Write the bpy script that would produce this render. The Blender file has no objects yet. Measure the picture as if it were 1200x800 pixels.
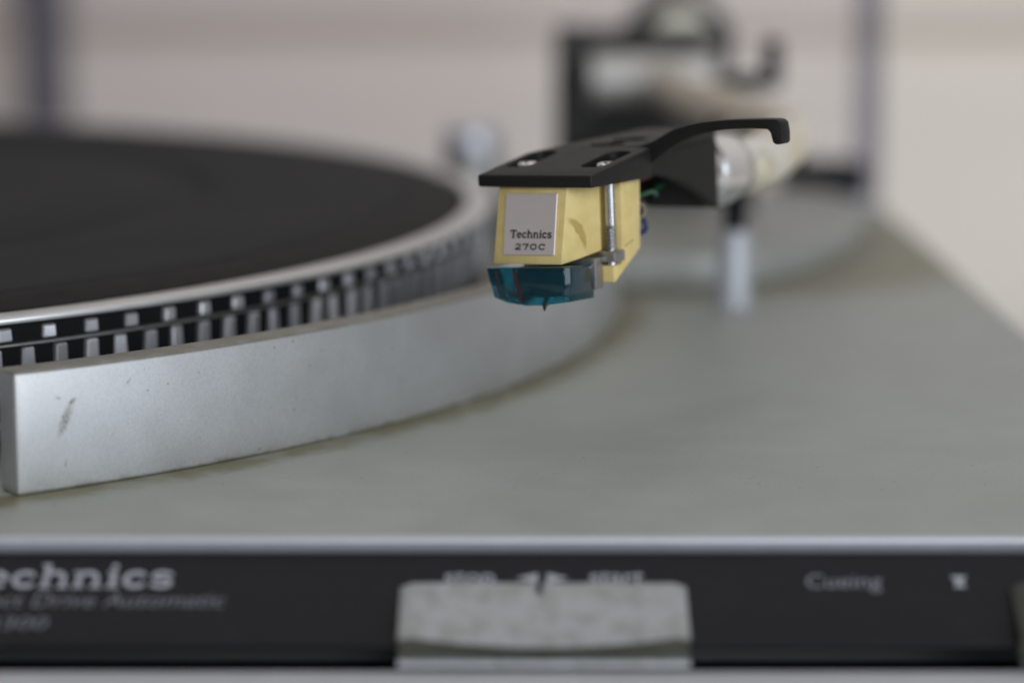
import bpy, bmesh, math, random
from mathutils import Vector as V, Matrix
random.seed(4)
S = 0.001                      # all coordinates below are millimetres, deck top at z = 0, camera above x = y = 0
sc = bpy.context.scene
col = sc.collection

# ------------------------------------------------------------------ camera, world, lamps, exposure
F, PITCH, H = 3154.0, 0.1691, 72.2          # focal length in pixels of a 1200 px wide frame
cam = bpy.data.cameras.new('camera')
cam.sensor_width = 36.0
cam.lens = F / 1200 * 36.0
cam.clip_start, cam.clip_end = 0.01, 50
cam.dof.use_dof = True
cam.dof.focus_distance = 0.335
cam.dof.aperture_fstop = 8.9
cam.dof.aperture_blades = 0
co = bpy.data.objects.new('camera', cam)
col.objects.link(co)
co.location = (0, 0, H * S)
co.rotation_euler = (math.pi / 2 - PITCH, 0, 0)
sc.camera = co

w = bpy.data.worlds.new('World'); sc.world = w; w.use_nodes = True
wb = w.node_tree.nodes['Background']
wb.inputs[0].default_value = (1.0, 0.95, 0.90, 1)
wb.inputs[1].default_value = 0.13

def area(name, loc, target, sx, sy, power, color):
    l = bpy.data.lights.new(name, 'AREA'); l.shape = 'RECTANGLE'; l.size = sx; l.size_y = sy
    l.energy = power; l.color = color
    o = bpy.data.objects.new(name, l); col.objects.link(o)
    o.location = loc
    o.rotation_euler = (V(target) - V(loc)).to_track_quat('-Z', 'Y').to_euler()
    return o
area('window_light', (0.62, -1.55, 0.72), (0, 0.40, 0), 1.3, 0.9, 27, (0.88, 0.94, 1.0))
area('side_window_light', (1.65, -0.78, 0.30), (0, 0.36, 0.0), 0.9, 0.9, 11.5, (0.84, 0.91, 1.0))
area('ceiling_light', (0.0, 0.75, 1.7), (0.0, 0.75, 0), 2.4, 1.6, 10, (1.0, 0.97, 0.93))

sc.view_settings.view_transform = 'Standard'
sc.view_settings.look = 'None'
sc.view_settings.exposure = -0.07
sc.view_settings.gamma = 1.0
sc.view_settings.use_curve_mapping = False
sc.render.engine = 'CYCLES'
sc.cycles.use_denoising = True
sc.cycles.max_bounces = 14
sc.cycles.transmission_bounces = 12
sc.cycles.transparent_max_bounces = 16

# ------------------------------------------------------------------ materials
class NT:
    def __init__(s, name):
        s.m = bpy.data.materials.new(name); s.m.use_nodes = True
        s.t = s.m.node_tree; s.n = s.t.nodes; s.b = s.n['Principled BSDF']
    def new(s, typ, **kw):
        n = s.n.new(typ)
        for k, v in kw.items(): setattr(n, k, v)
        return n
    def link(s, a, b): s.t.links.new(a, b)
    def put(s, sock, v):
        if hasattr(v, 'is_output'): s.link(v, sock)
        else: sock.default_value = v
    def coord(s, kind='Object'):
        return s.new('ShaderNodeTexCoord').outputs[kind]
    def mapping(s, c, scale=(1, 1, 1), rot=(0, 0, 0), loc=(0, 0, 0)):
        m = s.new('ShaderNodeMapping'); s.link(c, m.inputs[0])
        m.inputs['Scale'].default_value = scale; m.inputs['Rotation'].default_value = rot; m.inputs['Location'].default_value = loc
        return m.outputs[0]
    def noise(s, c, scale, detail=4, rough=0.55, dist=0.0):
        n = s.new('ShaderNodeTexNoise'); s.link(c, n.inputs['Vector'])
        n.inputs['Scale'].default_value = scale; n.inputs['Detail'].default_value = detail
        n.inputs['Roughness'].default_value = rough; n.inputs['Distortion'].default_value = dist
        return n.outputs[0]
    def ramp(s, v, lo, hi, a=0.0, b=1.0):
        n = s.new('ShaderNodeMapRange'); n.interpolation_type = 'SMOOTHSTEP'
        s.put(n.inputs[0], v)
        for i, x in zip((1, 2, 3, 4), (lo, hi, a, b)): n.inputs[i].default_value = x
        return n.outputs[0]
    def math(s, op, a, b=0.0, c=None):
        n = s.new('ShaderNodeMath', operation=op); s.put(n.inputs[0], a); s.put(n.inputs[1], b)
        if c is not None: s.put(n.inputs[2], c)
        return n.outputs[0]
    def mix(s, f, a, b):
        n = s.new('ShaderNodeMix', data_type='RGBA')
        s.put(n.inputs[0], f); s.put(n.inputs[6], a); s.put(n.inputs[7], b)
        return n.outputs[2]
    def bump(s, h, strength, dist):
        n = s.new('ShaderNodeBump'); s.link(h, n.inputs['Height'])
        n.inputs['Strength'].default_value = strength; n.inputs['Distance'].default_value = dist
        s.link(n.outputs[0], s.b.inputs['Normal'])
    def set(s, color=None, rough=None, metal=None, **kw):
        if color is not None: s.put(s.b.inputs['Base Color'], color)
        if rough is not None: s.put(s.b.inputs['Roughness'], rough)
        if metal is not None: s.put(s.b.inputs['Metallic'], metal)
        for k, v in kw.items(): s.put(s.b.inputs[k.replace('_', ' ')], v)
        return s.m
def rgb(r, g, b): return (r, g, b, 1.0)

def simple(name, color, rough=0.5, metal=0.0, var=0.12, scale=400.0, bump=0.0, **kw):
    t = NT(name); c = t.coord()
    n = t.noise(c, scale, 4)
    dark = tuple(x * (1 - var) for x in color[:3]) + (1,)
    lite = tuple(min(1, x * (1 + var)) for x in color[:3]) + (1,)
    t.set(t.mix(n, dark, lite), t.math('MULTIPLY_ADD', n, 0.16, rough - 0.08), metal, **kw)
    if bump: t.bump(t.noise(c, scale * 6, 2), bump, 0.0002)
    return t.m

PCX, PCY = -169.4, 465.0          # platter centre
WR, WH = 188.0, 15.0              # surround: outer radius and height

def world_mm(t):                   # world position in millimetres (the turntable stands still; its stains are fixed to it)
    g = t.new('ShaderNodeNewGeometry')
    v = t.new('ShaderNodeVectorMath', operation='SCALE'); t.link(g.outputs['Position'], v.inputs[0]); v.inputs['Scale'].default_value = 1000.0
    return v.outputs[0]

def mat_silver(name, base, deck=False, metal=0.6):
    """Silver-grey painted metal with settled dirt; the dirt follows the seams of the casting."""
    t = NT(name); p = world_mm(t)
    sep = t.new('ShaderNodeSeparateXYZ'); t.link(p, sep.inputs[0])
    big = t.noise(p, 0.018, 3); mid = t.noise(p, 0.09, 4, 0.6); fine = t.noise(p, 1.6, 3, 0.6); grit = t.noise(p, 3.2, 3, 0.65)
    c = t.mix(t.ramp(mid, 0.3, 0.7), tuple(x * 0.93 for x in base) + (1,), tuple(x * 1.05 for x in base) + (1,))
    c = t.mix(t.ramp(big, 0.35, 0.7, 0, 0.30), c, rgb(base[0] * .84, base[1] * .83, base[2] * .74))
    c = t.mix(t.math('MULTIPLY', t.ramp(grit, 0.40, 0.72), 0.26), c, rgb(base[0] * .6, base[1] * .6, base[2] * .55))
    c = t.mix(t.math('MULTIPLY', t.ramp(fine, 0.35, 0.7), 0.14), c, rgb(base[0] * .7, base[1] * .7, base[2] * .68))
    # distance from the platter axis -> seam dirt
    dx = t.math('SUBTRACT', sep.outputs[0], PCX); dy = t.math('SUBTRACT', sep.outputs[1], PCY)
    rad = t.math('SQRT', t.math('ADD', t.math('MULTIPLY', dx, dx), t.math('MULTIPLY', dy, dy)))
    wob = t.math('MULTIPLY_ADD', t.math('SUBTRACT', t.noise(p, 0.22, 4, 0.6), 0.5), 7.0, rad)
    if deck:
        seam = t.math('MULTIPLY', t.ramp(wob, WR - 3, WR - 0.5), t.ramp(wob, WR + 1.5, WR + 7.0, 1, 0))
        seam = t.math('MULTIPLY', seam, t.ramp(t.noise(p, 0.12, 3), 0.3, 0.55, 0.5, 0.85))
        soft = t.ramp(wob, WR + 2, WR + 26, 0.22, 0)
        c = t.mix(soft, c, rgb(base[0] * .86, base[1] * .82, base[2] * .62))
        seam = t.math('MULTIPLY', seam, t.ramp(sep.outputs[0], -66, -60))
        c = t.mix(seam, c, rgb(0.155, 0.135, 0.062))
        vo = t.new('ShaderNodeTexVoronoi'); t.link(p, vo.inputs['Vector']); vo.inputs['Scale'].default_value = 0.5
        hit = t.math('MULTIPLY', t.ramp(vo.outputs['Distance'], 0.05, 0.12, 1, 0), t.ramp(t.noise(p, 0.12, 2), 0.45, 0.6))
        c = t.mix(t.math('MULTIPLY', hit, 0.7), c, rgb(0.07, 0.065, 0.05))
        # dirt round the tonearm platform
        ex = t.math('SUBTRACT', sep.outputs[0], 30.0); ey = t.math('SUBTRACT', sep.outputs[1], 532.0)
        er = t.math('SQRT', t.math('ADD', t.math('MULTIPLY', ex, ex), t.math('MULTIPLY', ey, ey)))
        er = t.math('MULTIPLY_ADD', t.math('SUBTRACT', t.noise(p, 0.12, 3), 0.5), 14.0, er)
        c = t.mix(t.ramp(er, 56, 75, 0.7, 0), c, rgb(0.155, 0.135, 0.062))
    else:
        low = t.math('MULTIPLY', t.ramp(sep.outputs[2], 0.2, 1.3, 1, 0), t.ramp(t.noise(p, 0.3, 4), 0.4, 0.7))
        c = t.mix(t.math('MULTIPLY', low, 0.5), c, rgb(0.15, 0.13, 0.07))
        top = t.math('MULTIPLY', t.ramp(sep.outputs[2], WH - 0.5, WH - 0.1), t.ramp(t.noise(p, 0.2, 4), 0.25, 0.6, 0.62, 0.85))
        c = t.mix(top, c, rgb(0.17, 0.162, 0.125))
        # specks
        vo = t.new('ShaderNodeTexVoronoi'); t.link(p, vo.inputs['Vector']); vo.inputs['Scale'].default_value = 0.55
        hit = t.math('MULTIPLY', t.ramp(vo.outputs['Distance'], 0.05, 0.13, 1, 0), t.ramp(t.noise(p, 0.35, 2), 0.5, 0.62))
        c = t.mix(t.math('MULTIPLY', hit, 0.55), c, rgb(0.09, 0.075, 0.05))
        # one slanting rub mark near the end of the casting (uv = millimetres along the arc, millimetres up)
        uv = t.coord('UV')
        def streak(cu, cv, a, lu, lv, amount, c):
            m = t.mapping(uv, (1, 1, 1), (0, 0, 0), (-cu, -cv, 0))
            m = t.mapping(m, (1, 1, 1), (0, 0, a))
            s_ = t.new('ShaderNodeSeparateXYZ'); t.link(m, s_.inputs[0])
            nz = t.math('SUBTRACT', t.noise(m, 1.5, 4, 0.7), 0.5)
            u = t.math('DIVIDE', t.math('MULTIPLY_ADD', nz, 0.7, s_.outputs[0]), lu)
            v = t.math('DIVIDE', s_.outputs[1], lv)
            d = t.math('SQRT', t.math('ADD', t.math('MULTIPLY', u, u), t.math('MULTIPLY', v, v)))
            k = t.math('MULTIPLY', t.ramp(d, 0.25, 1.0, 1, 0), t.ramp(t.noise(m, 2.6, 4, 0.7), 0.36, 0.6, 0.25, 1))
            return t.mix(t.math('MULTIPLY', k, amount), c, rgb(0.11, 0.085, 0.05))
        c = streak(6.6, 8.6, 0.42, 0.85, 3.0, 0.75, c)
        c = streak(7.6, 10.7, 0.9, 0.35, 0.9, 0.95, c)
        c = streak(15.5, 12.2, 0.6, 0.2, 0.8, 0.7, c)
        c = streak(6.5, 3.2, 0.1, 0.22, 0.8, 0.6, c)
        c = streak(13.2, 6.0, 0.5, 0.15, 1.0, 0.35, c)
    t.set(c, t.math('MULTIPLY_ADD', mid, 0.12, 0.40 if deck else 0.37), 0.25 if deck else metal)
    t.bump(t.math('ADD', t.noise(p, 7.0, 2), t.math('MULTIPLY', grit, .6)), 0.22, 0.00006)
    return t.m

M = {}
M['deck'] = mat_silver('deck_paint', (0.35, 0.368, 0.358), True)
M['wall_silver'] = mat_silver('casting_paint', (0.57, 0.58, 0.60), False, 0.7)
M['platform'] = mat_silver('platform_paint', (0.33, 0.335, 0.32), False, 0.2)
M['lip'] = simple('edge_aluminium', rgb(.50, .51, .56), .42, 0.6, .05, 300)
M['rim'] = simple('rim_aluminium', rgb(.70, .71, .71), .34, 0.75, .06, 250)
M['band'] = simple('black_band', rgb(.005, .005, .006), .6, 0, .2, 500, Specular_IOR_Level=.15)
M['mat_top'] = None
M['black_panel'] = None
M['black_plastic'] = simple('black_plastic', rgb(.022, .022, .023), .42, 0, .1, 600, bump=.12)
M['dull_black'] = simple('dull_black', rgb(.008, .008, .011), .6, 0, .1, 600, Specular_IOR_Level=.2)
M['black_gap'] = simple('black_recess', rgb(.006, .006, .006), .7, 0, .1, 600)
M['shell_black'] = None
M['cream'] = None
M['chrome'] = simple('chrome', rgb(.8, .8, .82), .16, 1.0, .03, 300)
M['screw_steel'] = simple('screw_steel', rgb(.55, .55, .57), .26, 1.0, .06, 900)
M['steel'] = simple('dull_steel', rgb(.36, .35, .34), .42, 0.9, .15, 900)
M['arm_metal'] = None
M['yoke'] = simple('yoke_grey', rgb(.030, .029, .027), .6, 0, .1, 200, Specular_IOR_Level=.3)
M['bearing'] = simple('bearing_metal', rgb(.58, .56, .54), .5, .4, .08, 200)
M['wall_back'] = simple('cream_wall_paint', rgb(.85, .79, .72), .8, 0, .03, 8)
M['board'] = simple('pinkish_board', rgb(.82, .75, .69), .7, 0, .05, 12)
M['table'] = simple('cream_table_top', rgb(.80, .76, .71), .6, 0, .03, 10)
M['post'] = simple('dark_post_paint', rgb(.12, .12, .145), .5, 0, .1, 30)
M['white_print'] = simple('white_print', rgb(.34, .345, .39), .6, 0, .03, 200)
M['cue_print'] = simple('cue_print', rgb(.20, .205, .24), .6, 0, .03, 200)
M['grey_print'] = simple('grey_print', rgb(.15, .15, .18), .6, 0, .03, 200)
M['black_print'] = simple('black_print', rgb(.012, .012, .013), .6, 0, .03, 200)
M['wire_green'] = simple('green_insulation', rgb(.008, .075, .03), .45, 0, .1, 600)
M['wire_blue'] = simple('blue_insulation', rgb(.008, .02, .11), .45, 0, .1, 600)
M['wire_red'] = simple('red_insulation', rgb(.08, .012, .01), .45, 0, .1, 600)
M['wire_white'] = simple('white_insulation', rgb(.20, .18, .13), .45, 0, .1, 600)
M['red_in'] = simple('red_element', rgb(.055, .010, .014), .3, 0, .1, 600)
M['foot_rubber'] = simple('foot_rubber', rgb(.02, .02, .02), .7, 0, .1, 600)
M['post_grey'] = simple('post_grey_paint', rgb(.42, .43, .46), .45, .3, .05, 300)

# dusty rubber
t = NT('mat_rubber'); c = t.coord(); n1 = t.noise(c, 28, 4); n2 = t.noise(c, 900, 3)
f_ = t.math('MULTIPLY_ADD', n2, .35, t.math('MULTIPLY', n1, .65))
t.set(t.mix(f_, rgb(.0135, .014, .0155), rgb(.021, .0215, .0235)), t.math('MULTIPLY_ADD', n1, .16, .6), 0, Specular_IOR_Level=.15); t.bump(n2, .2, .0003); M['mat_top'] = t.m
M['mat_edge'] = simple('mat_edge_rubber', rgb(.0025, .0025, .003), .6, 0, .15, 300, Specular_IOR_Level=.15)
# black front panel with faint dust
t = NT('panel_black'); p = world_mm(t); n1 = t.noise(p, .11, 4); n2 = t.noise(p, 2.2, 3)
c = t.mix(t.ramp(n1, .45, .8, 0, .5), rgb(.008, .008, .0105), rgb(.016, .016, .019))
c = t.mix(t.ramp(n2, .62, .74, 0, .25), c, rgb(.1, .095, .085))
t.set(c, t.math('MULTIPLY_ADD', n1, .2, .45), 0, Specular_IOR_Level=.22); M['black_panel'] = t.m
# headshell: fine-grained black coating with dust specks
t = NT('headshell_coating'); p = world_mm(t); n1 = t.noise(p, 14, 3); n2 = t.noise(p, 1.2, 4)
sp = t.new('ShaderNodeTexVoronoi'); t.link(p, sp.inputs['Vector']); sp.inputs['Scale'].default_value = .9
k = t.math('MULTIPLY', t.ramp(sp.outputs['Distance'], .03, .09, 1, 0), .30)
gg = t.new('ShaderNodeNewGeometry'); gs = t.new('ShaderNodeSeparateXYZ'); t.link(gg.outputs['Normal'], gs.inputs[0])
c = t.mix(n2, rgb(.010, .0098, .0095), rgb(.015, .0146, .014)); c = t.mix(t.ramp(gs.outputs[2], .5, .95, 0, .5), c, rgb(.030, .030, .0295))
c = t.mix(k, c, rgb(.17, .155, .13))
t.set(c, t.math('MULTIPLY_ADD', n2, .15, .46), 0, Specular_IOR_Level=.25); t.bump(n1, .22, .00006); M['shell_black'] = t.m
# cream plastic of the cartridge, stained
t = NT('cream_plastic'); p = world_mm(t); n1 = t.noise(p, .35, 4, .6); n2 = t.noise(p, 4, 3)
c = t.mix(t.ramp(n1, .3, .75), rgb(.72, .57, .25), rgb(.635, .49, .19))
c = t.mix(t.ramp(n2, .6, .8, 0, .22), c, rgb(.36, .25, .07))
uv = t.coord('UV')
m = t.mapping(uv, (1, 1, 1), (0, 0, 0), (-3.0, 7.5, 0)); m = t.mapping(m, (1, 1, 1), (0, 0, -.60))
s_ = t.new('ShaderNodeSeparateXYZ'); t.link(m, s_.inputs[0])
u = t.math('DIVIDE', t.math('MULTIPLY_ADD', t.math('SUBTRACT', t.noise(m, 1.2, 4, .65), .5), 1.1, t.math('MULTIPLY_ADD', t.math('MULTIPLY', s_.outputs[1], s_.outputs[1]), .10, s_.outputs[0])), .72); v = t.math('DIVIDE', s_.outputs[1], 2.9)
d = t.math('SQRT', t.math('ADD', t.math('MULTIPLY', u, u), t.math('MULTIPLY', v, v)))
k = t.math('MULTIPLY', t.ramp(d, .65, 1.05, 1, 0), t.ramp(d, .15, .8, .6, .72))
c = t.mix(k, c, rgb(.34, .215, .04))
t.set(c, .42, 0, Subsurface_Weight=.08); t.b.inputs['Subsurface Radius'].default_value = (.001, .0007, .0003)
M['cream'] = t.m
M['stain'] = simple('brown_stain', rgb(.10, .065, .02), .6, 0, .1, 500)
M['plate'] = simple('name_plate_satin', rgb(.66, .585, .575), .42, .35, .03, 900)
# teal acrylic
t = NT('teal_acrylic'); t.set(rgb(.015, .22, .31), .04, 0, Transmission_Weight=.9, IOR=1.45); M['teal'] = t.m
M['dark_core'] = simple('dark_core', rgb(.010, .045, .060), .4, 0, .1, 600)
# tonearm tube: satin aluminium gone yellowish
t = NT('aged_aluminium'); p = world_mm(t); n1 = t.noise(p, .12, 4)
t.set(t.mix(t.ramp(n1, .35, .65), rgb(.76, .73, .67), rgb(.70, .63, .47)), .42, .5); M['arm_metal'] = t.m
# key metal with mottled grime
t = NT('key_metal'); p = world_mm(t); n1 = t.noise(p, .42, 4, .6); n2 = t.noise(p, 2.2, 3)
c = t.mix(t.ramp(n1, .38, .66), rgb(.36, .37, .39), rgb(.285, .29, .28)); c = t.mix(t.ramp(n2, .6, .75, 0, .2), c, rgb(.20, .195, .165))
t.set(c, .45, .4); t.bump(n2, .2, .0002); M['key'] = t.m
M['dark_key'] = simple('dark_key_metal', rgb(.04, .042, .035), .5, .2, .25, 300)
M['key_grime_shade'] = simple('key_grime_shade', rgb(.085, .082, .062), .6, .1, .25, 500)  # olive dirt, with the shade under the ridge mixed into the colour
M['ledge'] = simple('ledge_aluminium', rgb(.60, .61, .66), .42, .5, .05, 300)
# smoky acrylic lid: thin sheet, light passes straight through
t = NT('smoked_acrylic')
tr = t.new('ShaderNodeBsdfTransparent'); tr.inputs[0].default_value = rgb(.925, .915, .93)
gl = t.new('ShaderNodeBsdfGlossy'); gl.inputs['Roughness'].default_value = .08
lw = t.new('ShaderNodeFresnel'); lw.inputs[0].default_value = 1.12
mx = t.new('ShaderNodeMixShader'); t.link(lw.outputs[0], mx.inputs[0]); t.link(tr.outputs[0], mx.inputs[1]); t.link(gl.outputs[0], mx.inputs[2])
t.link(mx.outputs[0], t.n['Material Output'].inputs[0]); M['lid'] = t.m
t = NT('smoked_acrylic_edge')
tr = t.new('ShaderNodeBsdfTransparent'); tr.inputs[0].default_value = rgb(.62, .62, .68)
t.link(tr.outputs[0], t.n['Material Output'].inputs[0]); M['lid_edge'] = t.m
# strobe dots: bright metal, each a little different
t = NT('dot_metal'); oi = t.new('ShaderNodeObjectInfo'); p = world_mm(t); n1 = t.noise(p, 1.3, 3)
v = t.math('MULTIPLY_ADD', n1, .25, t.math('MULTIPLY', oi.outputs['Random'], .75))
t.set(t.mix(v, rgb(.42, .43, .47), rgb(.95, .96, 1.0)), .34, .8); M['dot'] = t.m

# ------------------------------------------------------------------ building helpers (millimetres in, metres out)
def tag(o, label=None, cat=None, group=None, kind=None):
    if label: o['label'] = label
    if cat: o['category'] = cat
    if group: o['group'] = group
    if kind: o['kind'] = kind
    return o
def empty(name, loc):
    o = bpy.data.objects.new(name, None); col.objects.link(o); o.location = V(loc) * S
    o.empty_display_size = .02
    return o
def wloc(o):
    l = V(o.location)
    while o.parent: o = o.parent; l = l + V(o.location)
    return l
def link(name, me, mat, parent, origin):
    o = bpy.data.objects.new(name, me); col.objects.link(o)
    me.materials.append(mat)
    o.parent = parent
    o.location = V(origin) * S - (wloc(parent) if parent else V((0, 0, 0)))
    return o
def sharpen(bm, ang=32):
    bmesh.ops.remove_doubles(bm, verts=bm.verts, dist=1e-4)
    bmesh.ops.recalc_face_normals(bm, faces=bm.faces)
    for f in bm.faces: f.smooth = True
    for e in bm.edges:
        e.smooth = len(e.link_faces) != 2 or e.calc_face_angle(0) < math.radians(ang)
def bevel(bm, w, ang=30, seg=2):
    bmesh.ops.remove_doubles(bm, verts=bm.verts, dist=1e-4)
    bmesh.ops.recalc_face_normals(bm, faces=bm.faces)
    es = [e for e in bm.edges if len(e.link_faces) == 2 and e.calc_face_angle(0) > math.radians(ang)]
    bmesh.ops.bevel(bm, geom=es, offset=w, segments=seg, profile=.5, affect='EDGES', clamp_overlap=True)
def build(name, bm, mat, parent=None, origin=None, bev=0, ang=32, seg=2, uv=None):
    if bev: bevel(bm, bev, seg=seg)
    sharpen(bm, ang)
    if uv:
        l = bm.loops.layers.uv.new('UVMap')
        for f in bm.faces:
            for lp in f.loops: lp[l].uv = uv(lp.vert.co, f.normal)
    if origin is None:
        xs = [v.co for v in bm.verts]
        origin = V([(min(c[i] for c in xs) + max(c[i] for c in xs)) / 2 for i in range(2)] + [min(c[2] for c in xs)])
    origin = V(origin)
    for v in bm.verts: v.co = (v.co - origin) * S
    me = bpy.data.meshes.new(name); bm.to_mesh(me); bm.free()
    return link(name, me, mat, parent, origin)
def ident(p): return V(p)
def prism(bm, poly, d, fn=ident):
    """poly: list of 3D points (local), extruded by d, mapped through fn"""
    d = V(d)
    a = [bm.verts.new(fn(V(p))) for p in poly]; b = [bm.verts.new(fn(V(p) + d)) for p in poly]
    n = len(poly)
    bm.faces.new(a); bm.faces.new(b[::-1])
    for i in range(n): bm.faces.new((a[i], b[i], b[(i + 1) % n], a[(i + 1) % n]))
    return bm
def box(bm, lo, hi, fn=ident):
    x0, y0, z0 = lo; x1, y1, z1 = hi
    return prism(bm, [(x0, y0, z0), (x1, y0, z0), (x1, y1, z0), (x0, y1, z0)], (0, 0, z1 - z0), fn)
def lathe(bm, prof, c, n=96, a0=0, a1=2 * math.pi, axis=None):
    """prof: closed list of (radius, height); full turn or an arc with end caps"""
    full = abs(a1 - a0 - 2 * math.pi) < 1e-6
    cnt = n if full else n + 1
    rings = []
    for i in range(cnt):
        a = a0 + (a1 - a0) * i / n
        rings.append([bm.verts.new(V((c[0] + r * math.cos(a), c[1] + r * math.sin(a), c[2] + z))) for r, z in prof])
    m = len(prof)
    for i in range(n):
        A, B = rings[i], rings[(i + 1) % cnt]
        for j in range(m):
            vs = [A[j], A[(j + 1) % m], B[(j + 1) % m], B[j]]
            if (vs[0].co - vs[3].co).length < 1e-6 and (vs[1].co - vs[2].co).length < 1e-6: continue
            try: bm.faces.new(vs)
            except ValueError: pass
    if not full: bm.faces.new(rings[0]); bm.faces.new(rings[-1][::-1])
    return bm
def turned(bm, p0, axis, prof, n=32):
    """solid of revolution: prof = [(along axis, radius)], closed with caps"""
    ax = V(axis).normalized(); u = ax.orthogonal().normalized(); w_ = ax.cross(u); p0 = V(p0)
    rings = [[bm.verts.new(p0 + ax * s + (u * math.cos(2 * math.pi * i / n) + w_ * math.sin(2 * math.pi * i / n)) * max(r, 1e-3)) for i in range(n)] for s, r in prof]
    for A, B in zip(rings, rings[1:]):
        for i in range(n): bm.faces.new((A[i], A[(i + 1) % n], B[(i + 1) % n], B[i]))
    bm.faces.new(rings[0][::-1]); bm.faces.new(rings[-1])
    return bm
def spline(pts, n=12):
    P = [V(p) for p in pts]; P = [2 * P[0] - P[1]] + P + [2 * P[-1] - P[-2]]; out = []
    for i in range(1, len(P) - 2):
        a, b, c, d = P[i - 1:i + 3]
        for k in range(n):
            t = k / n
            out.append(.5 * ((2 * b) + (c - a) * t + (2 * a - 5 * b + 4 * c - d) * t * t + (3 * b - a - 3 * c + d) * t ** 3))
    out.append(P[-2]); return out
def tube(bm, pts, r, n=12):
    rs = r if isinstance(r, (list, tuple)) else [r] * len(pts)
    prev = None; rings = []
    for i, p in enumerate(pts):
        tn = (pts[min(i + 1, len(pts) - 1)] - pts[max(i - 1, 0)]).normalized()
        u = tn.orthogonal().normalized() if prev is None else (prev - tn * prev.dot(tn)).normalized()
        prev = u; v = tn.cross(u)
        rings.append([bm.verts.new(p + (u * math.cos(2 * math.pi * k / n) + v * math.sin(2 * math.pi * k / n)) * rs[i]) for k in range(n)])
    for A, B in zip(rings, rings[1:]):
        for k in range(n): bm.faces.new((A[k], A[(k + 1) % n], B[(k + 1) % n], B[k]))
    bm.faces.new(rings[0][::-1]); bm.faces.new(rings[-1]); return bm
def cut(obj, tools):
    """boolean-subtract tool bmeshes (in mm, world) from obj and bake"""
    for bm in tools:
        bmesh.ops.recalc_face_normals(bm, faces=bm.faces)
        org = wloc(obj)
        for v in bm.verts: v.co = v.co * S - org
        me = bpy.data.meshes.new('cutter'); bm.to_mesh(me); bm.free()
        to = bpy.data.objects.new('cutter', me); col.objects.link(to); to.location = org
        md = obj.modifiers.new('cut', 'BOOLEAN'); md.operation = 'DIFFERENCE'; md.object = to; md.solver = 'EXACT'
        bpy.context.view_layer.update()
        dg = bpy.context.evaluated_depsgraph_get()
        nm = bpy.data.meshes.new_from_object(obj.evaluated_get(dg))
        obj.modifiers.clear(); obj.data = nm
        bpy.data.objects.remove(to)
    b = bmesh.new(); b.from_mesh(obj.data)
    return b

# flat lettering ---------------------------------------------------------------
def stroke(bm, pts, w, fn, depth):
    """flat ribbon of width w along pts (2D), laid on fn(x, y, height)"""
    P = [V((p[0], p[1])) for p in pts]; L = []; R = []
    for i, p in enumerate(P):
        tn = (P[min(i + 1, len(P) - 1)] - P[max(i - 1, 0)]).normalized(); nn = V((-tn.y, tn.x)) * w / 2
        L.append(p + nn); R.append(p - nn)
    for i in range(len(P) - 1):
        q = [L[i], L[i + 1], R[i + 1], R[i]]
        prism(bm, [(v.x, v.y, 0) for v in q], (0, 0, depth), lambda v: fn(v.x, v.y, v.z))
def arc(cx, cy, rx, ry, a0, a1, n=14):
    return [(cx + rx * math.cos(math.radians(a0 + (a1 - a0) * i / n)), cy + ry * math.sin(math.radians(a0 + (a1 - a0) * i / n))) for i in range(n + 1)]
def glyph(ch):
    """bold slab letters: (advance, [(points, width)]); x-height .7, cap height 1"""
    s, k, th = .19, .10, .13
    if ch == 'T': return .98, [([(.05, .93), (.93, .93)], .14), ([(.49, 0), (.49, .93)], s + .02), ([(.28, .05), (.70, .05)], k), ([(.08, .66), (.08, .95)], .1), ([(.90, .66), (.90, .95)], .1)]
    if ch == 'e': return .78, [(arc(.38, .35, .27, .28, 0, 325, 20), .17), ([(.12, .37), (.66, .37)], .09)]
    if ch == 'c': return .76, [(arc(.39, .35, .28, .28, 40, 325, 20), .17), ([(.60, .46), (.60, .60)], .12)]
    if ch == 'h': return .90, [([(.20, 0), (.20, 1)], s), ([(.04, .96), (.2, .96)], k), (arc(.44, .40, .24, .24, 170, 0, 10) + [(.68, 0)], s - .03), ([(.05, .04), (.36, .04)], k), ([(.52, .04), (.84, .04)], k)]
    if ch == 'n': return .90, [([(.20, 0), (.20, .7)], s), ([(.04, .65), (.2, .65)], k), (arc(.44, .40, .24, .24, 170, 0, 10) + [(.68, 0)], s - .03), ([(.05, .04), (.36, .04)], k), ([(.52, .04), (.84, .04)], k)]
    if ch == 'i': return .46, [([(.23, 0), (.23, .7)], s), ([(.06, .65), (.23, .65)], k), ([(.06, .04), (.40, .04)], k), ([(.23, .80), (.23, .98)], s)]
    if ch == 's': return .70, [(arc(.34, .50, .22, .14, 20, 250, 10) + arc(.34, .21, .24, .15, 80, -165, 12), .15), ([(.58, .5), (.58, .64)], .09), ([(.08, .06), (.08, .22)], .09)]
    if ch == '2': return 1.05, [(arc(.48, .66, .34, .25, 170, -20, 10) + [(.55, .40), (.16, .16)], .17), ([(.08, .09), (.88, .09)], .2)]
    if ch == '7': return 1.0, [([(.06, .9), (.86, .9)], .18), ([(.84, .88), (.55, .45), (.44, 0)], .2), ([(.1, .7), (.1, .95)], .1)]
    if ch == '0': return 1.15, [(arc(.52, .49, .38, .40, 0, 360, 28), .19)]
    if ch == 'C': return 1.15, [(arc(.54, .49, .40, .40, 35, 325, 26), .18), ([(.88, .62), (.88, .92)], .12)]
    return .5, []
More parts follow.
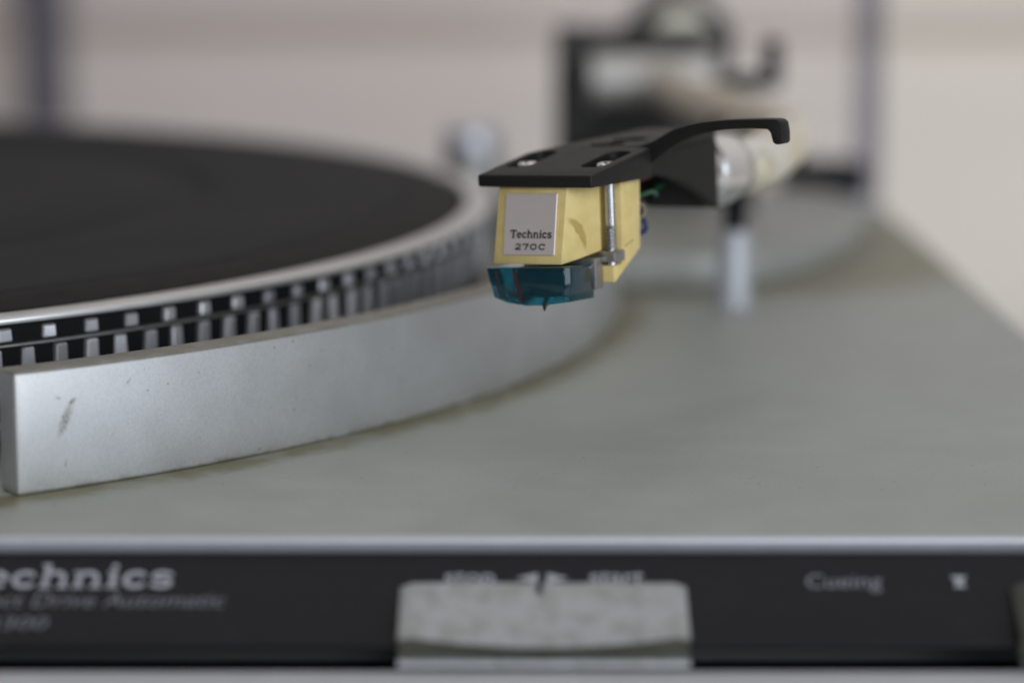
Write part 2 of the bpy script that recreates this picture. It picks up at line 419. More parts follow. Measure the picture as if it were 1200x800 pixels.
def slab_text(name, text, h, width, fn, mat, parent, depth=.02, slant=0.0, weight=1.2):
    adv = sum(glyph(c)[0] for c in text); k = width / adv
    bm = bmesh.new(); x = 0
    for c in text:
        a, sts = glyph(c)
        for pts, wd in sts:
            stroke(bm, [((x + p[0]) * k + slant * p[1] * h, p[1] * h) for p in pts], wd * h * weight, fn, depth)
        x += a
    bm2 = bm
    o_ = V(fn(0, 0, 0))
    for v in bm2.verts: v.co = (v.co - o_) * S
    me = bpy.data.meshes.new(name); bm2.to_mesh(me); bm2.free()
    return link(name, me, mat, parent, o_)
def font_text(name, text, h, width, fn, mat, parent, slant=0.0, bold=0.0, depth=.02):
    cu = bpy.data.curves.new('lettering', 'FONT'); cu.body = text; cu.size = 1; cu.offset = bold; cu.resolution_u = 3
    tmp = bpy.data.objects.new('lettering', cu); col.objects.link(tmp)
    bpy.context.view_layer.update()
    me = bpy.data.meshes.new_from_object(tmp.evaluated_get(bpy.context.evaluated_depsgraph_get()))
    bpy.data.objects.remove(tmp)
    xs = [v.co.x for v in me.vertices]; x0, x1 = min(xs), max(xs)
    cap = .73
    o_ = V(fn(0, 0, 0))
    for v in me.vertices:
        x = (v.co.x - x0) / (x1 - x0) * width; y = v.co.y / cap * h
        v.co = (V(fn(x + slant * y, y, depth)) - o_) * S
    me.name = name; me.materials.clear()
    return link(name, me, mat, parent, o_)

# ------------------------------------------------------------------ the setting
XR, YF, YB = 83.5, 293.0, 614.0     # deck: right side, front edge, rear edge
XL = -346.0
TZ = -112.0                          # table top
o = build('table', box(bmesh.new(), (-900, -250, TZ - 30), (900, 1080, TZ)), M['table'], bev=2); tag(o, kind='structure')
o = build('wall', box(bmesh.new(), (-1600, 1100, -900), (1600, 1140, 1500)), M['wall_back']); tag(o, kind='structure')

# ------------------------------------------------------------------ turntable
tt = empty('turntable', ((XL + XR) / 2, (YF + YB) / 2, TZ))
tag(tt, 'silver-grey direct drive turntable with black front control strip and raised smoky lid', 'turntable')

# deck plate with a rounded aluminium front lip
bm = bmesh.new(); box(bm, (XL, YF + .9, -3.0), (XR, YB, 0)); build('deck_plate', bm, M['deck'], tt, bev=.5)
bm = bmesh.new()
lip = [(0, YF + .85, -2.3), (0, YF + .85, .02)] + [(0, YF + .55 - .55 * math.sin(a), -.53 + .55 * math.cos(a)) for a in [math.radians(x) for x in (10, 30, 50, 70, 85)]] + [(0, YF + .12, -1.0), (0, YF + .7, -2.2)]
prism(bm, [(XL, p[1], p[2]) for p in lip], (XR - XL, 0, 0)); build('front_lip', bm, M['lip'], tt, ang=40)

# chassis: lower body with projecting front ledge, dark recess, black sloping control strip
bm = bmesh.new(); box(bm, (XL + .5, 297, -96), (XR - .5, YB - 1, -3.1)); build('chassis', bm, M['black_plastic'], tt, bev=1)
bm = bmesh.new()
led = [(268.0, -96), (268.0, -14.5), (269.2, -12.4), (271.5, -11.6), (278.8, -11.3), (279.3, -11.8), (279.3, -16), (296.8, -16), (296.8, -96)]
prism(bm, [(XL, y, z) for y, z in led], (XR - XL, 0, 0)); build('front_ledge', bm, M['ledge'], tt, ang=40)
PA, PB = V((0, 292.9, -1.95)), V((0, 282.2, -9.4))
pdir = (PB - PA).normalized(); pnrm = V((0, pdir.z, -pdir.y)) * -1
if pnrm.z < 0: pnrm = -pnrm
PL = (PB - PA).length
bm = bmesh.new()
prism(bm, [(XL, PA.y, PA.z), (XL, PB.y, PB.z), (XL, PB.y + .3, PB.z - .6), (XL, 296.7, -9.9), (XL, 296.7, -1.95)], (XR - XL, 0, 0))
panel = build('control_strip', bm, M['black_panel'], tt, bev=.15, seg=1)
bm = bmesh.new(); box(bm, (XL + 1, 279.4, -15.95), (XR - 1, 296.6, -15.4)); build('recess', bm, M['black_gap'], tt)
for x in (XL + 40, XR - 40):
    for y in (315, YB - 35):
        bm = bmesh.new(); turned(bm, (x, y, TZ), (0, 0, 1), [(0, 17), (2, 19), (12, 19), (14, 21), (16.1, 21)], 32); build('foot', bm, M['foot_rubber'], tt)

def on_panel(x, s):                # pixel-free: x in mm, s = mm down the strip
    return lambda u, v, hgt: V((x + u, 0, 0)) + PA + pdir * (s - v) + pnrm * (hgt + .02)
k = 299.0 / F
slab_text('logo_lettering', 'Technics', 3.5, 25.4, on_panel((-63 - 600) * k, 4.9), M['white_print'], panel, slant=.06, weight=1.0)
font_text('caption_lettering', 'Direct Drive Automatic', 2.1, 30.2, on_panel((-54 - 600) * k, 7.6), M['grey_print'], panel, slant=.25)
font_text('model_lettering', 'SL-3300', 1.8, 11.2, on_panel((-55 - 600) * k, 10.7), M['grey_print'], panel, slant=.2)
font_text('stop_lettering', 'stop', 2.3, 5.6, on_panel((520 - 600) * k, 4.35), M['white_print'], panel, slant=.1, bold=.01)
font_text('start_lettering', 'start', 2.3, 6.0, on_panel((690 - 600) * k, 4.35), M['white_print'], panel, slant=.1, bold=.01)
font_text('cueing_lettering', 'Cueing', 2.1, 8.4, on_panel((943 - 600) * k, 4.9), M['cue_print'], panel, slant=.1)
def tri(name, pts, x, s):
    fn = on_panel(x, s); bm = bmesh.new()
    prism(bm, [(p[0], p[1], 0) for p in pts], (0, 0, .02), lambda v: fn(v.x, v.y, v.z))
    build(name, bm, M['white_print'], panel)
tri('arrow_mark', [(0, .75), (2.4, 0), (2.4, 1.5)], (605 - 600) * k, 4.25)
tri('arrow_mark', [(0, 0), (2.4, .75), (0, 1.5)], (641 - 600) * k, 4.25)
tri('pointer_mark', [(0, 1.6), (1.9, 1.6), (1.25, .75), (1.7, 0), (.25, 0), (.65, .75)], (1113 - 600) * k, 4.8)

def key(name, x0, x1, mat, parent):
    """rocker key: flat upper face, a smile-shaped ridge, a scooped finger face under it"""
    n = 24; rows = []
    for i in range(n + 1):
        f = i / n; x = x0 + (x1 - x0) * f
        e = min(f, 1 - f) * 2; r_ = math.sin(e * math.pi / 2)
        cv = 1 - (2 * f - 1) ** 2            # 0 at the ends, 1 in the middle
        side = .7 * (1 - min(1, min(f, 1 - f) * (x1 - x0) / 1.0)) ** 2
        base = PA + pdir * 5.0
        top = base + pnrm * (1.0 - side)
        ridge = V((0, 280.9 - .4 * cv, -7.65 - 1.2 * cv - side * .6))
        scoop = V((0, 281.9, -10.5))
        lipt = V((0, 280.5, -10.65)); lipb = V((0, 280.2, -11.25))
        back = PA + pdir * 5.0 - pnrm * .6
        bot = V((0, 283, -11.2)); 
        rows.append([V((x, q.y, q.z)) for q in (back, top, top + pdir * .5 + pnrm * .18, ridge + V((0, .45, .12)), ridge + V((0, 0, -.3)), scoop, lipt, lipb, bot)])
    bm = bmesh.new(); R = [[bm.verts.new(p) for p in r] for r in rows]; m = len(R[0])
    for A, B in zip(R, R[1:]):
        for j in range(m): bm.faces.new((A[j], A[(j + 1) % m], B[(j + 1) % m], B[j]))
    bm.faces.new(R[0]); bm.faces.new(R[-1][::-1])
    o = build(name, bm, mat, parent, ang=28)
    o.data.materials.append(M['key_grime_shade'])
    for q in o.data.polygons:                # finger scoop coloured darker: packed dirt plus painted shade of its downward-turned face
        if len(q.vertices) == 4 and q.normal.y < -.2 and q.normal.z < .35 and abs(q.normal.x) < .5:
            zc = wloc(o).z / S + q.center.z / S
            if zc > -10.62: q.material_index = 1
    return o
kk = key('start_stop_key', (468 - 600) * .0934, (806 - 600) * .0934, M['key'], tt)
bm = bmesh.new(); xm = (633 - 600) * .0934
pp = PA + pdir * 4.95 + pnrm * 1.05
box(bm, (xm - .3, pp.y - 1.5, pp.z - 1.35), (xm + .3, pp.y + .1, pp.z + .12)); build('index_notch', bm, M['black_gap'], kk)
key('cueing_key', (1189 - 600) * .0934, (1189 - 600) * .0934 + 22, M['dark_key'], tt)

# curved wall round the platter and the tonearm platform
A0 = math.radians(-54.0)
A1 = math.radians(6)
bm = bmesh.new()
prof = [(WR - 4.6, .0), (WR - 4.6, WH), (WR, WH), (WR, .0)]
lathe(bm, prof, (PCX, PCY, .02), 90, A0, A1)
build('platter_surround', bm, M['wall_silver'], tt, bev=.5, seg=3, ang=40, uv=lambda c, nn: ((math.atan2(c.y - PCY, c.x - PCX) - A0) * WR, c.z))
PH = 6.2
out = []
for a in (4, 8, 12, 18, 24, 30, 36): out.append((PCX + (WR - 3) * math.cos(math.radians(a)), PCY + (WR - 3) * math.sin(math.radians(a))))
out += [(40, 592), (56, 590), (65, 584), (71, 574), (73, 558), (71, 540), (66, 522), (59, 505), (50, 490), (41, 481.5), (32, 478)]
bm = bmesh.new(); prism(bm, [(x, y, .02) for x, y in out], (0, 0, PH)); build('tonearm_platform', bm, M['platform'], tt, bev=.5, ang=40)

# arm rest: grey pillar with a black forked clip, standing on the deck
bm = bmesh.new(); turned(bm, (37.9, 455.5, 0), (0, 0, 1), [(0, 3.3), (.6, 3.5), (1.2, 3.0), (13.2, 2.85), (13.8, 2.5)], 32); rest = build('arm_rest', bm, M['post_grey'], tt)
bm = bmesh.new(); turned(bm, (37.9, 455.5, 13.7), (0, 0, 1), [(0, 1.9), (4, 1.9), (6, 2.4), (10.2, 2.4)], 20); build('clip_stem', bm, M['dull_black'], rest)
bm = bmesh.new()
yoke = spline([(34.6, 455.5, 33), (34.0, 455.5, 27.5), (36.2, 455.5, 24.6), (39.8, 455.5, 24.4), (44.0, 455.5, 25.2), (50.0, 455.5, 26.4)], 6)
tube(bm, yoke, 1.25, 10); build('rest_clip', bm, M['black_plastic'], rest)

# cue lifter: black bar with an upright end, on a slim pillar
bm = bmesh.new(); turned(bm, (46.5, 541, PH), (0, 0, 1), [(0, 2.2), (24.5, 2.2), (25.2, 1.8)], 20); lift = build('cue_lifter', bm, M['dull_black'], tt)
bm = bmesh.new(); tube(bm, spline([(37.5, 536, 29.8), (40.5, 537, 31.4), (44, 540, 32.6), (53.0, 541, 32.9)], 6), 1.7, 10); build('lifter_bar', bm, M['dull_black'], lift)
bm = bmesh.new(); box(bm, (50.2, 539.5, 31.5), (54.0, 543, 41.0)); build('lifter_upright', bm, M['dull_black'], lift, bev=.6)

# small knob standing on the deck behind the platter
bm = bmesh.new(); turned(bm, (-8.5, 570, 0), (0, 0, 1), [(0, 6.6), (15.6, 6.2), (16.0, 5.8)], 36); knob = build('knob', bm, M['steel'], tt)
bm = bmesh.new(); turned(bm, (-8.5, 570, 16.0), (0, 0, 1), [(0, 6.0), (3.6, 6.0), (4.6, 5.4), (5.0, 3.6)], 36); build('knob_cap', bm, M['lip'], knob)

# hinge blocks and raised lid
for x in (72, XL + 12):
    bm = bmesh.new(); box(bm, (x - 11.5, 600, 2.0), (x + 7.5, 613, 10.0)); hb_ = build('hinge_block', bm, M['dull_black'], tt, bev=.8)
    bm = bmesh.new(); box(bm, (x - 12, 598.5, .02), (x + 8.0, 613.5, 1.95)); build('hinge_foot', bm, M['post_grey'], hb_, bev=.4)
LA = math.radians(9); LL, LD = 320.0, 34.0
ldir = V((0, math.sin(LA), math.cos(LA))); lfwd = V((0, -math.cos(LA), math.sin(LA)))
LO = V((0, 652, -6))
def LP(x, u, v): return V((x, 0, 0)) + LO + ldir * u + lfwd * v
bm = bmesh.new(); prism(bm, [(XL - 1, 0, 0), (XR + 1.5, 0, 0), (XR + 7, LL, 0), (XL - 6, LL, 0)], (0, 0, 2.5), lambda p: LP(p.x, p.y, p.z))
lid = build('dust_cover', bm, M['lid'], tt)
for sx, x in ((1, XR - 1.0), (-1, XL + 1.0)):
    bm = bmesh.new(); prism(bm, [(x, 0, 2.5), (x + sx * 2.5, 0, 2.5), (x + sx * 8, LL, 2.5), (x + sx * 5.5, LL, 2.5)], (0, 0, LD), lambda p: LP(p.x, p.y, p.z))
    build('cover_side', bm, M['lid_edge'], lid)

# ------------------------------------------------------------------ platter and mat
pl = empty('platter', (PCX, PCY, 3))
tag(pl, 'round aluminium platter with bright rim and rows of strobe dots on its black edge', 'platter')
PR, PZ = 166.0, 17.7
bm = bmesh.new(); lathe(bm, [(150, 3.0), (150, PZ - 1.6), (161.2, PZ - 1.6), (161.5, PZ - .1), (161.8, PZ), (165.5, PZ), (165.9, PZ - .2), (PR, PZ - .55), (PR - .1, PZ - .85), (164.4, PZ - .9), (164.4, 3.0)], (PCX, PCY, 0), 256)
plr = build('platter_rim', bm, M['rim'], pl, ang=40)
bm = bmesh.new(); lathe(bm, [(4, 8), (4, PZ - 1.7), (149.9, PZ - 1.7), (149.9, 8)], (PCX, PCY, 0), 128); build('platter_disc', bm, M['rim'], pl)
bm = bmesh.new(); lathe(bm, [(163.6, 4.0), (163.6, PZ - 1.0), (164.75, PZ - 1.0), (164.55, 4.0)], (PCX, PCY, 0), 256); band = build('strobe_band', bm, M['band'], pl)
bm = bmesh.new(); lathe(bm, [(164.3, 13.75), (164.3, 14.2), (165.3, 14.12), (165.3, 13.83)], (PCX, PCY, 0), 256); build('strobe_ridge', bm, M['steel'], pl, ang=60)
bm = bmesh.new(); turned(bm, (PCX, PCY, PZ - 1.7), (0, 0, 1), [(0, 3.6), (9, 3.6), (14, 3.5), (15.2, 2.4), (15.8, .8)], 24); build('spindle', bm, M['chrome'], pl)

def dot_mesh(w0, w1, hgt, name):
    b = bmesh.new(); d = .75
    lo = [(-w1 / 2, 0, 0), (w1 / 2, 0, 0), (w1 / 2 - .08, d, .08), (-w1 / 2 + .08, d, .08)]
    hi = [(-w0 / 2, 0, hgt), (w0 / 2, 0, hgt), (w0 / 2 - .08, d, hgt - .1), (-w0 / 2 + .08, d, hgt - .1)]
    a = [b.verts.new(V(p) * S) for p in lo]; c_ = [b.verts.new(V(p) * S) for p in hi]
    for i in range(4): b.faces.new((a[i], a[(i + 1) % 4], c_[(i + 1) % 4], c_[i]))
    b.faces.new(a[::-1]); b.faces.new(c_)
    bmesh.ops.bevel(b, geom=[e for e in b.edges if all(v.co.y > .0005 for v in e.verts)] + [e for e in b.edges if abs(e.verts[0].co.y - e.verts[1].co.y) > .0005], offset=.00018, segments=1, profile=.5, affect='EDGES', clamp_overlap=True)
    bmesh.ops.recalc_face_normals(b, faces=b.faces)
    me = bpy.data.meshes.new(name); b.to_mesh(me); b.free(); me.materials.append(M['dot']); return me
rows = [(160, .6889, 14.36, dot_mesh(1.95, 2.15, 1.85, 'strobe_dot'), 1.85, 22), (216, .6799, 7.4, dot_mesh(1.85, 2.3, 6.15, 'strobe_dot'), 6.15, 30)]
rest_bm = bmesh.new()
for cnt, ph, z, me, hgt, vis in rows:
    for i in range(-3, cnt - 3):
        a = -math.pi / 2 + ph + 2 * math.pi * i / cnt
        p = V((PCX + 164.6 * math.cos(a), PCY + 164.6 * math.sin(a), z))
        mtx = Matrix.Rotation(a - math.pi / 2, 4, 'Z')
        if i < vis:
            o = bpy.data.objects.new('strobe_dot', me); col.objects.link(o); o.parent = pl
            o.location = p * S - wloc(pl); o.rotation_euler = (random.uniform(-.06, .06), 0, a - math.pi / 2 + random.uniform(-.14, .14))
        else:
            w0 = 1.9 / 2
            box(rest_bm, (-w0, 0, 0), (w0, .75, hgt), lambda q: p + mtx @ q)
o = build('strobe_dots', rest_bm, M['dot'], pl); tag(o, kind='stuff')

mt = None
bm = bmesh.new()
Z0 = PZ - 1.58; ZT = 18.9
prof = [(5, Z0), (5, ZT - 1.2), (50, ZT - 1.2), (51, ZT - .5), (108, ZT - .5), (110, ZT - 1.2), (116, ZT - 1.2), (118, ZT - .15)]
r_ = 120.5
while r_ < 146: prof += [(r_, ZT - .12), (r_ + .9, ZT), (r_ + 2.1, ZT), (r_ + 3.0, ZT - .12)]; r_ += 3.4
prof += [(150.6, ZT), (151.6, ZT - .15), (151.8, Z0)]
lathe(bm, prof, (PCX, PCY, 0), 200)
mt = build('rubber_mat', bm, M['mat_top'], None, (PCX, PCY, Z0), ang=50)
tag(mt, 'dull black rubber mat lying on the platter', 'mat')
bm = bmesh.new(); lathe(bm, [(151.82, Z0), (151.82, ZT - .25), (152.6, ZT - .2), (156, ZT - .5), (159.9, ZT - 1.0), (160.9, Z0 + 1.6), (161.0, Z0)], (PCX, PCY, 0), 200)
build('mat_lip', bm, M['mat_edge'], mt, ang=50)

# ------------------------------------------------------------------ tonearm with headshell and cartridge
def ray(x, y):
    u, v = x - 600, y - 400
    return V((u, F * math.cos(PITCH) - v * math.sin(PITCH), -F * math.sin(PITCH) - v * math.cos(PITCH))) / F
psi, rho = math.radians(33), math.radians(3.0)
HD = 338.0                                               # distance of the headshell's front corner
HO = V((0, 0, H)) + ray(693, 206) * HD                   # front right corner of the headshell top, about 36 mm above the deck
HK = HD / 347.0                                          # the measurements below were taken for 347 mm
er = V((math.cos(psi) * math.cos(rho), -math.sin(psi) * math.cos(rho), math.sin(rho)))
eb = V((math.sin(psi), math.cos(psi), 0)); en = er.cross(eb)
def L(p): p = V(p) * HK; return HO + er * p.x + eb * p.y + en * p.z       # (right, back, up)

PIV = V((32, 585, 30))
ta = empty('tonearm', (PIV.x, PIV.y, PH))
tag(ta, 'silver S-shaped tonearm on its rest with black headshell and cream cartridge', 'tonearm')

# headshell -----------------------------------------------------------
def top_n(b): return .155 * b if b < 15.6 else 2.42 + (b - 15.6) * .035
bm = bmesh.new()
W = 17.75
outl = [(-W, 0), (0, 0), (0, 15.5), (-2.6, 15.6), (-2.9, 39), (-14.6, 39), (-14.9, 17.5), (-W, 12.5)]
# plate as two prisms across r: front wedge and rear deck
def slab(bm, pts, nb):
    top = [bm.verts.new(L((r, b, top_n(b)))) for r, b in pts]; bot = [bm.verts.new(L((r, b, nb(b)))) for r, b in pts]
    n = len(pts)
    bm.faces.new(top); bm.faces.new(bot[::-1])
    for i in range(n): bm.faces.new((bot[i], bot[(i + 1) % n], top[(i + 1) % n], top[i]))
front = [(-W, 0), (0, 0), (0, 15.5), (-W + .0, 15.5)]
front = [(-W, 0), (0, 0), (0, 15.55), (-15.9, 15.55), (-W, 12.2)]
slab(bm, front, lambda b: -1.62)
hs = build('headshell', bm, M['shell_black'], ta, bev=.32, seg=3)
tag(hs, 'black headshell plate with two slots')
def rounded(r0, r1, b0, b1, rad, n0, n1):
    pts = []
    for cx, cy, s in ((r1 - rad, b0 + rad, -90), (r1 - rad, b1 - rad, 0), (r0 + rad, b1 - rad, 90), (r0 + rad, b0 + rad, 180)):
        for a in range(0, 91, 18): pts.append((cx + rad * math.cos(math.radians(s + a)), cy + rad * math.sin(math.radians(s + a)), n0))
    bm = bmesh.new(); prism(bm, pts, (0, 0, n1 - n0), L); return bm
hb = cut(hs, [rounded(-16.5, -12.9, 4.4, 13.4, 1.3, -1.0, 6), rounded(-4.9, -1.35, 4.4, 13.4, 1.3, -1.0, 6)])
for f in hb.faces: f.smooth = True
for e in hb.edges: e.smooth = len(e.link_faces) != 2 or e.calc_face_angle(0) < math.radians(26)
hb.to_mesh(hs.data); hb.free()
# rear hood: roof, two curved skirts and an end wall
bm = bmesh.new()
rear = [(-15.85, 15.6), (-2.75, 15.6), (-2.95, 39), (-14.6, 39)]
slab(bm, rear, lambda b: top_n(b) - 1.5)
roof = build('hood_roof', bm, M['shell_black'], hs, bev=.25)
cutters = []
for cb in (18.9, 24.9):
    cm = bmesh.new(); turned(cm, L((-8.8, cb, top_n(cb) - 1.15)), en, [(0, 2.45), (4, 2.45)], 40); cutters.append(cm)
rb = cut(roof, cutters)
for f in rb.faces: f.smooth = True
for e in rb.edges: e.smooth = len(e.link_faces) != 2 or e.calc_face_angle(0) < math.radians(26)
rb.to_mesh(roof.data); rb.free()
low = spline([(0, 15.7, -1.5), (0, 20, -1.7), (0, 25, -2.5), (0, 30, -4.0), (0, 34.5, -6.0), (0, 38.4, -8.1)], 5)
for r0 in (-4.2, -14.55):
    bm = bmesh.new(); pts = [(r0, p.y, p.z) for p in low] + [(r0, 39.1, -8.1), (r0, 39.1, top_n(39) - 1.55), (r0, 15.7, top_n(15.7) - 1.55)]
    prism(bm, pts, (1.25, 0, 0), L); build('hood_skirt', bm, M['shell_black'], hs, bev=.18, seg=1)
bm = bmesh.new(); box(bm, (-13.2, 37.6, -8.05), (-4.3, 39.05, top_n(39) - 1.55), L); build('hood_end', bm, M['black_plastic'], hs, bev=.15, seg=1)
# finger lift
bm = bmesh.new()
up = spline([(-2.7, 0, 2.35), (0, 0, 3.15), (3.36, 0, 4.68), (7.3, 0, 5.6), (11.1, 0, 5.94), (15, 0, 6.05), (19.2, 0, 6.05)], 4)
dn = spline([(18.5, 0, 4.72), (14.9, 0, 4.80), (11.1, 0, 4.56), (7.2, 0, 3.95), (3.26, 0, 2.42), (0, 0, .45), (-2.7, 0, -.9)], 4)
hook = [V((20.1, 0, 5.95)), V((20.55, 0, 5.55)), V((20.75, 0, 4.4)), V((20.75, 0, 3.1)), V((20.45, 0, 2.75)), V((19.65, 0, 2.72)), V((19.25, 0, 3.0)), V((18.95, 0, 4.2))]
prism(bm, [(p.x * (.94 if p.x > 0 else 1), 15.75, p.z) for p in up + hook + dn], (0, 2.5, 0), L)
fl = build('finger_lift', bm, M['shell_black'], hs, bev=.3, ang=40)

# cartridge -----------------------------------------------------------
def plan_block(bm, pts_top, pts_bot):
    t_ = [bm.verts.new(L(p)) for p in pts_top]; b_ = [bm.verts.new(L(p)) for p in pts_bot]; n = len(t_)
    bm.faces.new(t_); bm.faces.new(b_[::-1])
    for i in range(n): bm.faces.new((b_[i], b_[(i + 1) % n], t_[(i + 1) % n], t_[i]))
bm = bmesh.new()
nt = -1.64
# front block: slanting front face, sides that flare towards the screw channel
tp = [(-14.95, .9, nt), (-4.35, .9, nt), (-3.75, 3.6, nt), (-3.15, 7.1, nt), (-3.3, 7.35, nt), (-4.3, 7.4, nt), (-4.3, 12, nt), (-12.9, 12, nt), (-12.9, 7.4, nt), (-14.4, 7.1, nt)]
bt = [(-15.35, -.65, -11.75), (-4.75, -.65, -11.62), (-3.95, 2.6, -11.2), (-3.25, 7.1, -10.55), (-3.4, 7.35, -10.55), (-4.3, 7.4, -10.5), (-4.3, 12, -10.5), (-12.9, 12, -10.5), (-12.9, 7.4, -10.5), (-14.6, 7.1, -10.55)]
plan_block(bm, tp, bt)
def inv(c): q = (c - HO) / HK; return (q.dot(er), q.dot(eb), q.dot(en))
cart = build('cartridge', bm, M['cream'], ta, bev=.16, seg=2, uv=lambda c, nn: (inv(c)[1], inv(c)[2]) if nn.dot(er) > .5 else (40, 40))
tag(cart, 'cream plastic cartridge body with slanting front')
# rear flange carrying the screw channel, with a cut-off lower corner
bm = bmesh.new()
sidep = [(-1.35, 9.45, nt), (-1.35, 14.6, nt), (-1.35, 14.1, -10.9), (-1.35, 7.4, -14.75), (-1.35, 6.9, -14.75), (-1.35, 6.9, -12.6), (-1.35, 9.3, -12.5)]
prism(bm, sidep, (-13.6, 0, 0), L)
build('cartridge_flange', bm, M['cream'], cart, bev=.16, uv=lambda c, nn: (40, 40))
bm = bmesh.new(); prism(bm, [(-1.36, 9.9, -10.32), (-1.36, 12.3, -9.72), (-1.36, 12.3, -9.64), (-1.36, 9.9, -10.22)], (.03, 0, 0), L); build('mould_line', bm, M['stain'], cart)
# name plate
def FRONT(u, v, hgt):          # on the slanted front face: u across from its left edge, v up from its bottom, hgt out
    f = v / 10.2
    return L((-15.35 + .4 * f + u, -.65 + 1.55 * f - hgt, -11.75 + 10.11 * f + .012 * u))
bm = bmesh.new(); pts = [(1.55, 1.25), (9.55, 1.25), (9.35, 9.3), (1.35, 9.3)]
prism(bm, [(p[0], p[1], .01) for p in pts], (0, 0, .24), lambda v: FRONT(v.x, v.y, v.z))
np_ = build('name_plate', bm, M['plate'], cart, bev=.06, seg=1)
tag(np_, 'small pinkish silver name plate')
slab_text('logo_lettering', 'Technics', 1.06, 6.5, lambda x, y, z: FRONT(2.5 + x, 3.5 + y, .26 + z), M['black_print'], cart)
slab_text('number_lettering', '270C', .82, 5.0, lambda x, y, z: FRONT(3.3 + x, 1.95 + y, .26 + z), M['black_print'], cart)

# teal stylus guard: hollow-looking clear block with a shallow curved underside
tc = -9.6; hw = 6.3
bm = bmesh.new()
fr = [(-hw, -12.1), (hw + .1, -11.75), (hw, -16.35), (hw * .45, -16.85), (0, -16.98), (-hw * .5, -16.65), (-hw + 1.1, -16.0)]
rings = []
for b_, sc_, dz in ((-2.0, .95, 0), (-1.2, 1.02, .0), (4.7, 1.02, -.2)):
    rings.append([bm.verts.new(L((tc + x * sc_, b_, z + dz))) for x, z in fr])
bm.faces.new(rings[0]); bm.faces.new(rings[-1][::-1])
for A, B in zip(rings, rings[1:]):
    for i in range(len(A)): bm.faces.new((A[i], A[(i + 1) % len(A)], B[(i + 1) % len(B)], B[i]))
sg = build('stylus_guard', bm, M['teal'], cart, bev=.14, seg=2, ang=25)
tag(sg, 'translucent teal stylus guard')
bm = bmesh.new(); prism(bm, [(tc + .8 + x * .55, 1.2, -14.3 + (z + 14.3) * .6) for x, z in fr], (0, 3.2, 0), L); build('stylus_core', bm, M['dark_core'], sg, bev=.2)
bm = bmesh.new(); prism(bm, [(tc - 1.9, -2.03, -12.4), (tc - 1.4, -2.03, -12.4), (tc - .5, -2.03, -16.5), (tc - .95, -2.03, -16.5)], (0, .05, 0), L); build('red_element', bm, M['red_in'], sg)
bm = bmesh.new(); prism(bm, [(tc - 4.7, -2.03, -12.5), (tc - 4.45, -2.03, -12.5), (tc - 4.0, -2.03, -15.6), (tc - 4.2, -2.03, -15.6)], (0, .05, 0), L); build('red_element', bm, M['red_in'], sg)
bm = bmesh.new(); tube(bm, [L((tc + 1.2, 3, -15.9)), L((tc + 1.7, .2, -17.1)), L((tc + 1.7, -.3, -17.25))], [.32, .28, .2], 8); build('cantilever', bm, M['steel'], sg)
bm = bmesh.new(); turned(bm, L((tc + 1.7, -.2, -17.1)), -en, [(0, .24), (.4, .2), (.75, .05)], 8); build('stylus_tip', bm, M['black_gap'], sg)
# metal carrier between guard and flange, with a slit
bm = bmesh.new(); box(bm, (-14.2, 4.75, -15.5), (-2.9, 6.85, -11.35), L); build('stylus_carrier', bm, M['steel'], cart, bev=.2)
bm = bmesh.new(); box(bm, (-4.05, 6.87, -14.4), (-3.1, 7.4, -12.6), L); build('carrier_slit', bm, M['black_gap'], cart)
# screws with threads, heads in the slots, nuts under the flange
for rr in (-2.45, -14.9):
    bm = bmesh.new()
    b0 = 8.25
    pr = [(0, .74), (6.2, .74)]
    z = 6.25
    while z < 9.2: pr += [(z, .5), (z + .18, .88), (z + .24, .88), (z + .42, .5)]; z += .43
    pr += [(12.4, .74), (12.6, .5)]
    turned(bm, L((rr, b0, -.99)), -en, pr, 20)
    sw = build('screw', bm, M['screw_steel'], cart, ang=28)
    bm = bmesh.new(); turned(bm, L((rr, b0, -.95)), en, [(0, 1.6), (1.5, 1.6), (1.85, 1.35), (2.0, .8)], 28)
    hd = build('screw_head', bm, M['chrome'], sw, ang=40)
    bm = bmesh.new(); d_ = (er * math.cos(1.9) + eb * math.sin(1.9)); q_ = en.cross(d_)
    prism(bm, [L((rr, b0, .92)) + d_ * a + q_ * c_ for a, c_ in ((-1.35, -.2), (1.35, -.2), (1.35, .2), (-1.35, .2))], en * .16)
    build('screw_slot', bm, M['black_gap'], hd)
    bm = bmesh.new(); box(bm, (rr - 1.45, b0 - 1.5, -12.1), (rr + 1.35, b0 + 1.4, -10.62), L); build('nut', bm, M['steel'], cart, bev=.2)
# wires from the back of the cartridge into the hood
for nm, pts, rad in (('green_lead', [(-3.2, 14.5, -4.9), (-2.5, 17.2, -4.1), (-2.6, 20, -4.0), (-3.8, 23, -4.7), (-6.5, 27.5, -4.4), (-8, 37.5, -3)], .30),
                     ('blue_lead', [(-3.4, 13.8, -8.4), (-2.8, 16.0, -9.2), (-2.7, 17.8, -8.9), (-3.2, 18.2, -7.6), (-5.5, 20.5, -5.6), (-9.5, 26, -3.0), (-9.5, 37.5, -2.6)], .36),
                     ('white_lead', [(-3.2, 14.3, -5.4), (-2.8, 16.6, -5.3), (-2.6, 17.7, -6.1), (-3.1, 17.5, -7.2), (-4.6, 17.0, -7.2), (-8.5, 19.5, -4.0), (-10, 26, -2.4), (-10, 37.5, -2.2)], .30),
                     ('red_lead', [(-9.5, 14.6, -4.5), (-7, 18, -3.0), (-4.6, 21, -2.3), (-6, 28, -1.9), (-8.6, 37.5, -2)], .30)):
    bm = bmesh.new(); tube(bm, spline([L(p) for p in pts], 8), rad, 8)
    build('lead_wire', bm, M['wire_' + nm.split('_')[0]], hs)

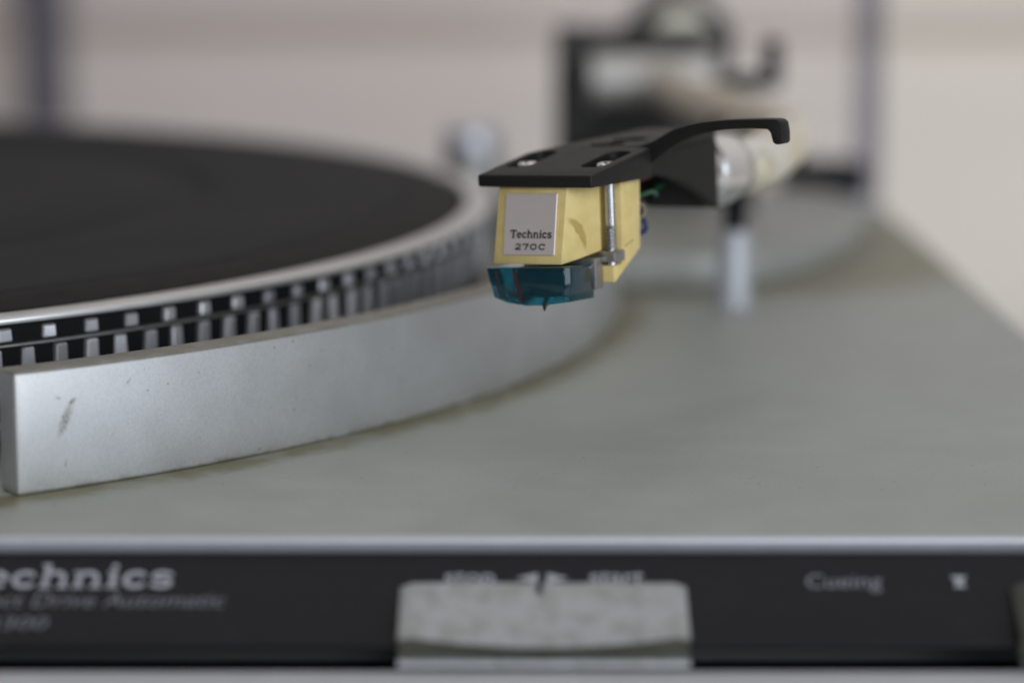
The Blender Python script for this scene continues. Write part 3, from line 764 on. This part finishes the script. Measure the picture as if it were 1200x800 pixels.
# collar, S-tube, bearing and counterweight
ax = L((-8.75, 39.1, -3.3))
dirn = (eb - V((0, 0, .02))).normalized()
bm = bmesh.new(); turned(bm, ax, dirn, [(0, 4.3), (.4, 4.6), (3.5, 4.7), (4.0, 5.1), (10.5, 5.1), (11.2, 4.6), (15, 4.3), (15.6, 3.8)], 40); build('collar', bm, M['chrome'], ta)
q0 = ax + dirn * 15; q1 = ax + dirn * 22
pts = spline([q0, q1, (42.6, 424, 31.2), (45.4, 442, 31.0), (45.2, 460, 30.9), (42, 485, 30.6), (37.5, 517, 30.2), (34, 550, 30), (33, 578, 30)], 10)
bm = bmesh.new(); tube(bm, pts, 4.1, 24); build('arm_tube', bm, M['arm_metal'], ta, ang=60)
bm = bmesh.new(); turned(bm, (17, 585, 30), (1, 0, 0), [(0, 4.2), (.6, 5.2), (26, 5.2), (26.6, 4.2)], 32); build('bearing_housing', bm, M['bearing'], ta)
bm = bmesh.new(); turned(bm, (37.5, 594.6, 36), (0, 1, 0), [(0, 4), (6, 4), (6.1, 10.5), (7, 12), (30, 12), (31, 10.5)], 48); build('counterweight', bm, M['yoke'], ta)
bm = bmesh.new(); turned(bm, (37.5, 599.4, 36), (0, 1, 0), [(0, 7.6), (.6, 8.2), (1.2, 8.2)], 40); build('weight_dial', bm, M['arm_metal'], ta)
# fixed arm base and yoke belong to the turntable
bm = bmesh.new(); turned(bm, (29, 582, PH), (0, 0, 1), [(0, 17), (1, 17.5), (5, 17), (6, 14), (11, 9)], 48); ab = build('arm_base', bm, M['black_plastic'], tt)
bm = bmesh.new(); box(bm, (9.5, 590, PH), (18.0, 600, 41)); build('yoke_upright', bm, M['yoke'], ab, bev=1.0)
bm = bmesh.new(); box(bm, (18.05, 590.5, 35.8), (46.5, 594.4, 40.8)); build('yoke_bar', bm, M['yoke'], ab, bev=1.0)
bm = bmesh.new(); box(bm, (18.05, 591, PH), (44.5, 599, 24.0)); build('yoke_base', bm, M['yoke'], ab, bev=1.5)
bm = bmesh.new(); box(bm, (18.05, 596.5, 24.05), (25.0, 599, 35.7)); build('yoke_plate', bm, M['steel'], ab, bev=.3)

# ------------------------------------------------------------------ things behind the turntable
bm = bmesh.new(); box(bm, (-192, 1050, TZ), (-174, 1064, 420)); o = build('shelf_post', bm, M['post'], None, bev=1)
tag(o, 'dark blue-grey upright post standing behind the platter', 'post')
bm = bmesh.new(); box(bm, (-900, 1068, 17), (900, 1099, 330)); o = build('wall_board', bm, M['board'], None, bev=2)
tag(o, 'pinkish board fixed along the cream wall behind the turntable', 'board')
